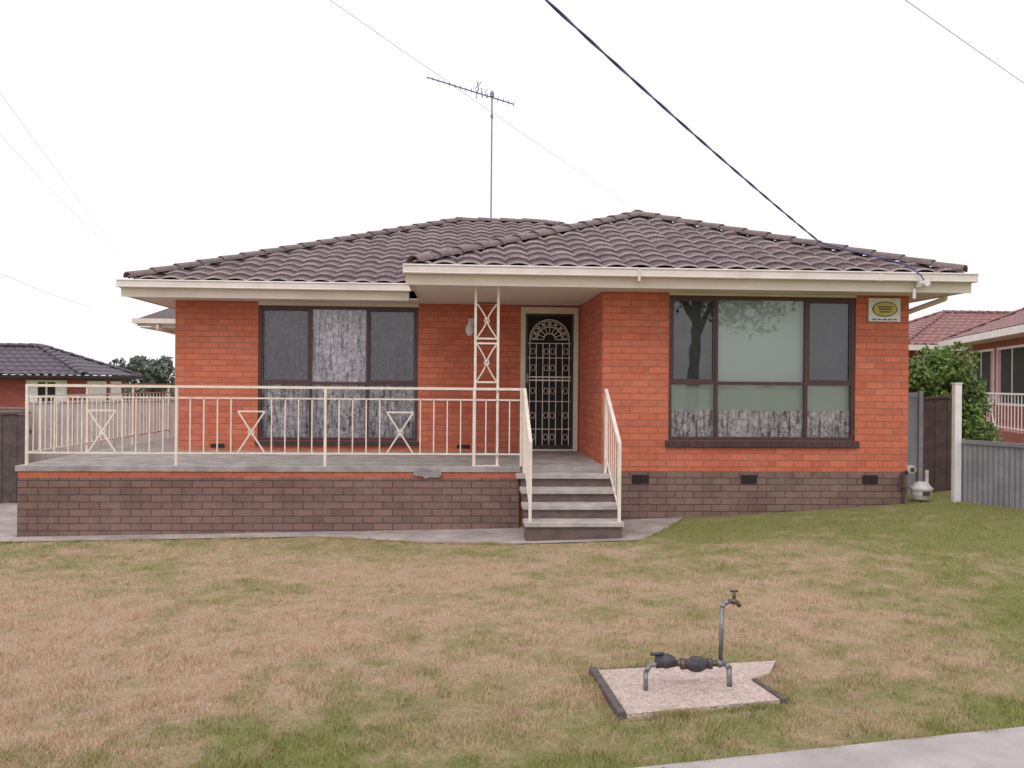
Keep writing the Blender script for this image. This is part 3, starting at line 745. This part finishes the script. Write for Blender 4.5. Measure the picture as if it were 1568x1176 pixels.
# ------------------------------------------------------------------ fences
def paling(name,p,q,h,m,wd=.1,capm=None):
    mb=MB(); p=Vector((*p,0));q=Vector((*q,0)); L=(q-p).length; d=(q-p).normalized(); n_=Vector((-d.y,d.x,0)); n=int(L/wd)
    for i in range(n):
        c=p+d*(wd*(i+.5)); zz_=gzf(c.x,c.y); hh=h+random.uniform(-.012,.012); off=n_*(.006*(i%2))
        mb.beam(c+off+Vector((0,0,zz_-.05)),c+off+Vector((0,0,zz_+hh)),.018,wd*.96) if abs(d.x)<.3 else mb.box(c.x-wd*.48,c.x+wd*.48,c.y+off.y-.009,c.y+off.y+.009,zz_-.05,zz_+hh)
    for k_ in (.25,.8):
        a=p+n_*.04;b=q+n_*.04
        mb.beam(a+Vector((0,0,gzf(a.x,a.y)+h*k_)),b+Vector((0,0,gzf(b.x,b.y)+h*k_)),.04,.07)
    if capm:
        mb.beam(p+Vector((0,0,gzf(p.x,p.y)+h+.02)),q+Vector((0,0,gzf(q.x,q.y)+h+.02)),.08,.03)
    return mb.build(name,[m])
paling('timber_fence',(-13,14.1),(-6.55,14.1),1.38,'timber',.11,capm=True)
paling('pale_fence',(-9.0,19.2),(-5.3,19.2),1.62,'palefence',.14,capm=True)
paling('pale_fence',(-9.0,14.3),(-9.0,19.2),1.5,'palefence',.14,capm=True)
paling('side_gate',(6.50,12.0),(7.0,12.0),1.30,'timber2',.09,capm=True)
gf=MB(); gf.box(5.94,6.48,12.0,12.02,.3,1.93); gf.box(6.44,6.50,11.97,12.03,.3,1.95); gf.box(5.94,6.48,11.985,11.999,1.86,1.93)
gf.build('gate_side_panel',['greyfence'])
wp=MB(); zz_=gzf(6.47,11.1); wp.box(6.43,6.52,11.06,11.14,zz_-.1,2.05); wp.box(6.42,6.53,11.05,11.15,2.05,2.065); wp.build('white_fence_post',['white'],bevel=.004)
cf=MB(); p=Vector((6.53,11.1,0)); q=Vector((7.6,7.6,0)); L=(q-p).length; d=(q-p).normalized(); n_=Vector((-d.y,d.x,0)); n=int(L/.02)
vs=[];fs=[]
for i in range(n+1):
    c=p+d*(L*i/n)+n_*(.008*math.sin(i*.02/.076*2*math.pi)); zz_=gzf(c.x,c.y); vs+= [(c.x,c.y,zz_-.1),(c.x,c.y,zz_+.76)]
for i in range(n): fs.append((2*i,2*i+2,2*i+3,2*i+1))
cf.add(vs,fs,0); cf.beam((p.x,p.y,gzf(p.x,p.y)+.78),(q.x,q.y,gzf(q.x,q.y)+.78),.05,.05,0)
cf.build('corrugated_fence',['greyfence'])
# ------------------------------------------------------------------ neighbours
def hip(e,x0,x1,y0,y1,z,k,m,capm,ds=.1,course=.35,gm_='gutter',gh=.2):
    r=min(x1-x0,y1-y0)/2; alongx=(x1-x0)>=(y1-y0)
    tile_plane('roof_front',(0,y0,z),(1,0,0),(0,1,0),k,x0,x1,0,r,[C(x0,y0,-1,1),C(x1,y0,1,1),C(0,y0+r,0,1)],m,e,ds,course,.3)
    tile_plane('roof_left',(x0,0,z),(0,1,0),(1,0,0),k,y0,y1,0,r,[C(x0,y0,1,-1),C(x0,y1,1,1),C(x0+r,0,1,0)],m,e,ds,course,.3)
    tile_plane('roof_right',(x1,0,z),(0,1,0),(-1,0,0),k,y0,y1,0,r,[C(x1,y0,-1,-1),C(x1,y1,-1,1),C(x1-r,0,-1,0)],m,e,ds,course,.3)
    tile_plane('roof_back',(0,y1,z),(1,0,0),(0,-1,0),k,x0,x1,0,r,[C(x0,y1,-1,-1),C(x1,y1,1,-1),C(0,y1-r,0,-1)],m,e,ds,course,.3)
    cb=MB(); zt_=z+.06; zr_=z+k*r+.06
    if alongx: a=(x0+r,y0+r,zr_); b=(x1-r,y0+r,zr_); fa=[(x0,y0),(x0,y1)]; fb=[(x1,y0),(x1,y1)]
    else: a=(x0+r,y0+r,zr_); b=(x0+r,y1-r,zr_); fa=[(x0,y0),(x1,y0)]; fb=[(x0,y1),(x1,y1)]
    for c in fa: caps(cb,(*c,zt_),a)
    for c in fb: caps(cb,(*c,zt_),b)
    if (Vector(b)-Vector(a)).length>.1: caps(cb,a,b)
    cb.build('ridge_caps',[capm],e)
    g=MB(); g.box(x0-.1,x1+.1,y0-.1,y0,z-gh,z,0); g.box(x0-.1,x1+.1,y1,y1+.1,z-gh,z,0); g.box(x0-.1,x0,y0,y1,z-gh,z-.002,0); g.box(x1,x1+.1,y0,y1,z-gh,z-.002,0)
    g.box(x0,x1,y0,y1,z-gh,z-gh+.02,0); g.build('gutters',[gm_],e)
def nwin(e,x0,x1,z0,z1,y,face='front',cur='pinkcurtain'):
    g=MB()
    def bx(a,b,c,d_,y0,y1,m):
        if face=='front': g.box(a,b,y0,y1,c,d_,m)
        else: g.box(y0,y1,a,b,c,d_,m)
    t=.07
    bx(x0,x1,z1-t,z1,y-.04,y,0); bx(x0,x1,z0,z0+t,y-.04,y,0); bx(x0,x0+t,z0+t,z1-t,y-.04,y,0); bx(x1-t,x1,z0+t,z1-t,y-.04,y,0)
    c=(x0+x1)/2; bx(c-.03,c+.03,z0+t,z1-t,y-.04,y,0)
    bx(x0+t,c-.03,z0+t,z1-t,y-.02,y-.005,1); bx(c+.03,x1-t,z0+t,z1-t,y-.02,y-.005,1)
    bx(x0+t,x0+t+.3,z0+t,z1-t,y-.026,y-.021,2); bx(x1-t-.3,x1-t,z0+t,z1-t,y-.026,y-.021,2)
    g.build('window',['cream','dark',cur],e)
NL=empty('red_brick_house')
hip(NL,-27,-12.0,29.5,34.5,2.16,.40,'tileL','tileL',gm_='dark',gh=.09)
b=MB(); b.box(-26.6,-12.4,29.9,34.1,-1,2.07); b.build('walls',['redbrick'],NL)
nwin(NL,-14.0,-12.7,1.05,2.0,29.9,cur='white'); nwin(NL,-21,-18.6,.8,1.9,29.9,cur='white')
b=MB(); b.box(-12.4,-12.34,30.6,32.2,1.0,1.98); b.box(-12.4,-12.34,32.6,33.6,1.0,1.98); b.build('side_windows',['white'],NL)
NR=empty('neighbour_house',(13.4,18.6,0),math.radians(-17))
hip(NR,0,10,0,11.7,3.6,.44,'tileR','tileR')
b=MB(); b.box(.6,9.4,.6,11.1,-.5,3.41); b.build('walls',['redbrick'],NR)
nwin(NR,1.2,4.2,1.5,3.2,.6,'side'); nwin(NR,4.5,7.4,1.5,3.2,.6,'side'); nwin(NR,7.7,10.4,1.5,3.2,.6,'side')
b=MB()
b.box(-1.0,.55,-3,9,.2,1.0,1)
for i in range(50): b.beam((-.95,-2.9+i*.24,1.0),(-.95,-2.9+i*.24,1.85),.016,.016)
b.beam((-.95,-3,1.87),(-.95,9,1.87),.04,.04); b.beam((-.95,-3,1.08),(-.95,9,1.08),.025,.025)
for i in range(3):
    for s_ in (1,-1): b.beam((-.97,-1+i*3.2-.3*s_,1.1),(-.97,-1+i*3.2+.3*s_,1.8),.02,.02)
b.build('verandah',['white','redbrick'],NR)
NR2=empty('neighbour_rear_house')
hip(NR2,16.1,27,31.2,38.4,3.55,.41,'tileR','tileR')
b=MB(); b.box(16.7,26.4,31.8,37.8,-.5,3.36); b.build('walls',['redbrick'],NR2)
# ------------------------------------------------------------------ foliage
def leaves(name,clusters,n,size,m,parent=None,flat=1.0):
    P=[]
    wts=np.array([c[3]**2 for c in clusters]); wts=wts/wts.sum()
    cnt=(wts*n).astype(int)
    for (cx_,cy_,cz_,r),k_ in zip(clusters,cnt):
        u=rng.normal(size=(k_,3)); u/=np.linalg.norm(u,axis=1)[:,None]
        rad=r*rng.uniform(.45,1.05,k_)**.6
        c=np.array([cx_,cy_,cz_])+u*rad[:,None]*np.array([1,1,flat])
        a=rng.normal(size=(k_,3)); a/=np.linalg.norm(a,axis=1)[:,None]
        b_=np.cross(a,rng.normal(size=(k_,3))); b_/=np.linalg.norm(b_,axis=1)[:,None]
        s_=size*rng.uniform(.6,1.4,k_)[:,None]
        P.append(np.stack([c-a*s_,c+b_*s_*.45,c+a*s_,c-b_*s_*.45],1))
    P=np.concatenate(P); k_=len(P)
    me=bpy.data.meshes.new(name); me.vertices.add(4*k_); me.vertices.foreach_set('co',P.ravel())
    me.loops.add(4*k_); me.loops.foreach_set('vertex_index',np.arange(4*k_,dtype=np.int32))
    me.polygons.add(k_); me.polygons.foreach_set('loop_start',np.arange(0,4*k_,4,dtype=np.int32))
    me.update(calc_edges=True); me.validate(); me.materials.append(M[m])
    o=bpy.data.objects.new(name,me); scene.collection.objects.link(o)
    if parent: o.parent=parent
    return o
bu=empty('garden_bush')
cl=[(8.6+random.uniform(0,1.05),16.6+random.uniform(-.4,.5),random.uniform(1.3,2.55),random.uniform(.25,.44)) for _ in range(24)]
cl+=[(9.75+random.uniform(-.1,.35),16.6+random.uniform(-.3,.3),random.uniform(1.0,2.05),random.uniform(.25,.38)) for _ in range(12)]
leaves('foliage',cl,13000,.05,'leaf',bu)
tb=MB()
for _ in range(7):
    tb.tube((9.2+random.uniform(-.2,.2),16.7,.3),(9.2+random.uniform(-.6,.6),16.7+random.uniform(-.3,.3),2.0),.03,6,0,.01)
tb.build('stems',['bark'],bu)
def tree(x,y,h,spread,name='street_tree',m='leafdark',nl=7000,ls=.12):
    e=empty(name); z0=gzf(x,y); t=MB(); top=Vector((x+.3,y,z0+h*.55))
    t.tube((x,y,z0-.1),(x+.1,y,z0+h*.3),h*.032,10,0,h*.024); t.tube((x+.1,y,z0+h*.3),top,h*.024,8,0,h*.014)
    cl=[]
    for i in range(11):
        a=random.uniform(0,6.28); st_=Vector((x+.1,y,z0+h*random.uniform(.3,.55)))
        en=Vector((x+spread*random.uniform(.3,.9)*math.cos(a),y+spread*random.uniform(.3,.9)*math.sin(a),z0+h*random.uniform(.5,.92)))
        t.tube(st_,en,h*.012,6,0,h*.004)
        for _ in range(3): cl.append((en.x+random.gauss(0,.1*h),en.y+random.gauss(0,.1*h),en.z+random.gauss(0,.05*h),h*random.uniform(.06,.13)))
    t.build('trunk_and_limbs',['bark'],e); leaves('crown',cl,nl,ls,m,e)
tree(9.6,-13,10,2.2,nl=5000)
tree(-16.6,50,4.0,1.5,'distant_tree','leaffar',2500,.16)
cl=[]
for i in range(150):
    xx=-75+i*1.0+random.uniform(-.5,.5); cl.append((xx,100+random.uniform(-4,4),.3+random.uniform(-.4,.5),random.uniform(.9,1.8)))
leaves('distant_tree_line',cl,16000,.45,'leaffar',None,.8)

# ------------------------------------------------------------------ world, sun, camera
w=bpy.data.worlds.new('World'); scene.world=w; w.use_nodes=True; nt=w.node_tree
bg=nt.nodes['Background']; sky=N(nt,'ShaderNodeTexSky',sky_type='NISHITA'); sky.sun_disc=False
el,az=math.radians(52),math.radians(200)
sky.sun_elevation=el; sky.sun_rotation=az; sky.dust_density=4; sky.air_density=1
hs=N(nt,'ShaderNodeHueSaturation'); hs.inputs['Saturation'].default_value=.25; nt.links.new(sky.outputs[0],hs.inputs['Color'])
c=mixc(nt,.80,hs.outputs[0],(13.2,12.8,13.6))
nt.links.new(c,bg.inputs[0]); bg.inputs[1].default_value=.1
sd=bpy.data.lights.new('sun','SUN'); sd.energy=.8; sd.angle=math.radians(22); sd.color=(1,.96,.9)
so=bpy.data.objects.new('sun',sd); scene.collection.objects.link(so)
dirv=Vector((math.sin(az)*math.cos(el),math.cos(az)*math.cos(el),math.sin(el)))
so.rotation_euler=dirv.to_track_quat('Z','Y').to_euler(); so.location=(0,-5,20)
cam=bpy.data.cameras.new('camera'); co=bpy.data.objects.new('camera',cam); scene.collection.objects.link(co)
cam.sensor_width=36; cam.lens=1358/1568*36; cam.clip_end=3000; cam.clip_start=.05
co.matrix_world=Matrix.Translation((0,0,2.0))@Matrix.Rotation(-.063,4,'Z')@Matrix.Rotation(math.pi/2,4,'X')@Matrix.Rotation(.0085,4,'Z')
scene.camera=co
scene.view_settings.view_transform='Standard'; scene.view_settings.look='None'; scene.view_settings.exposure=0
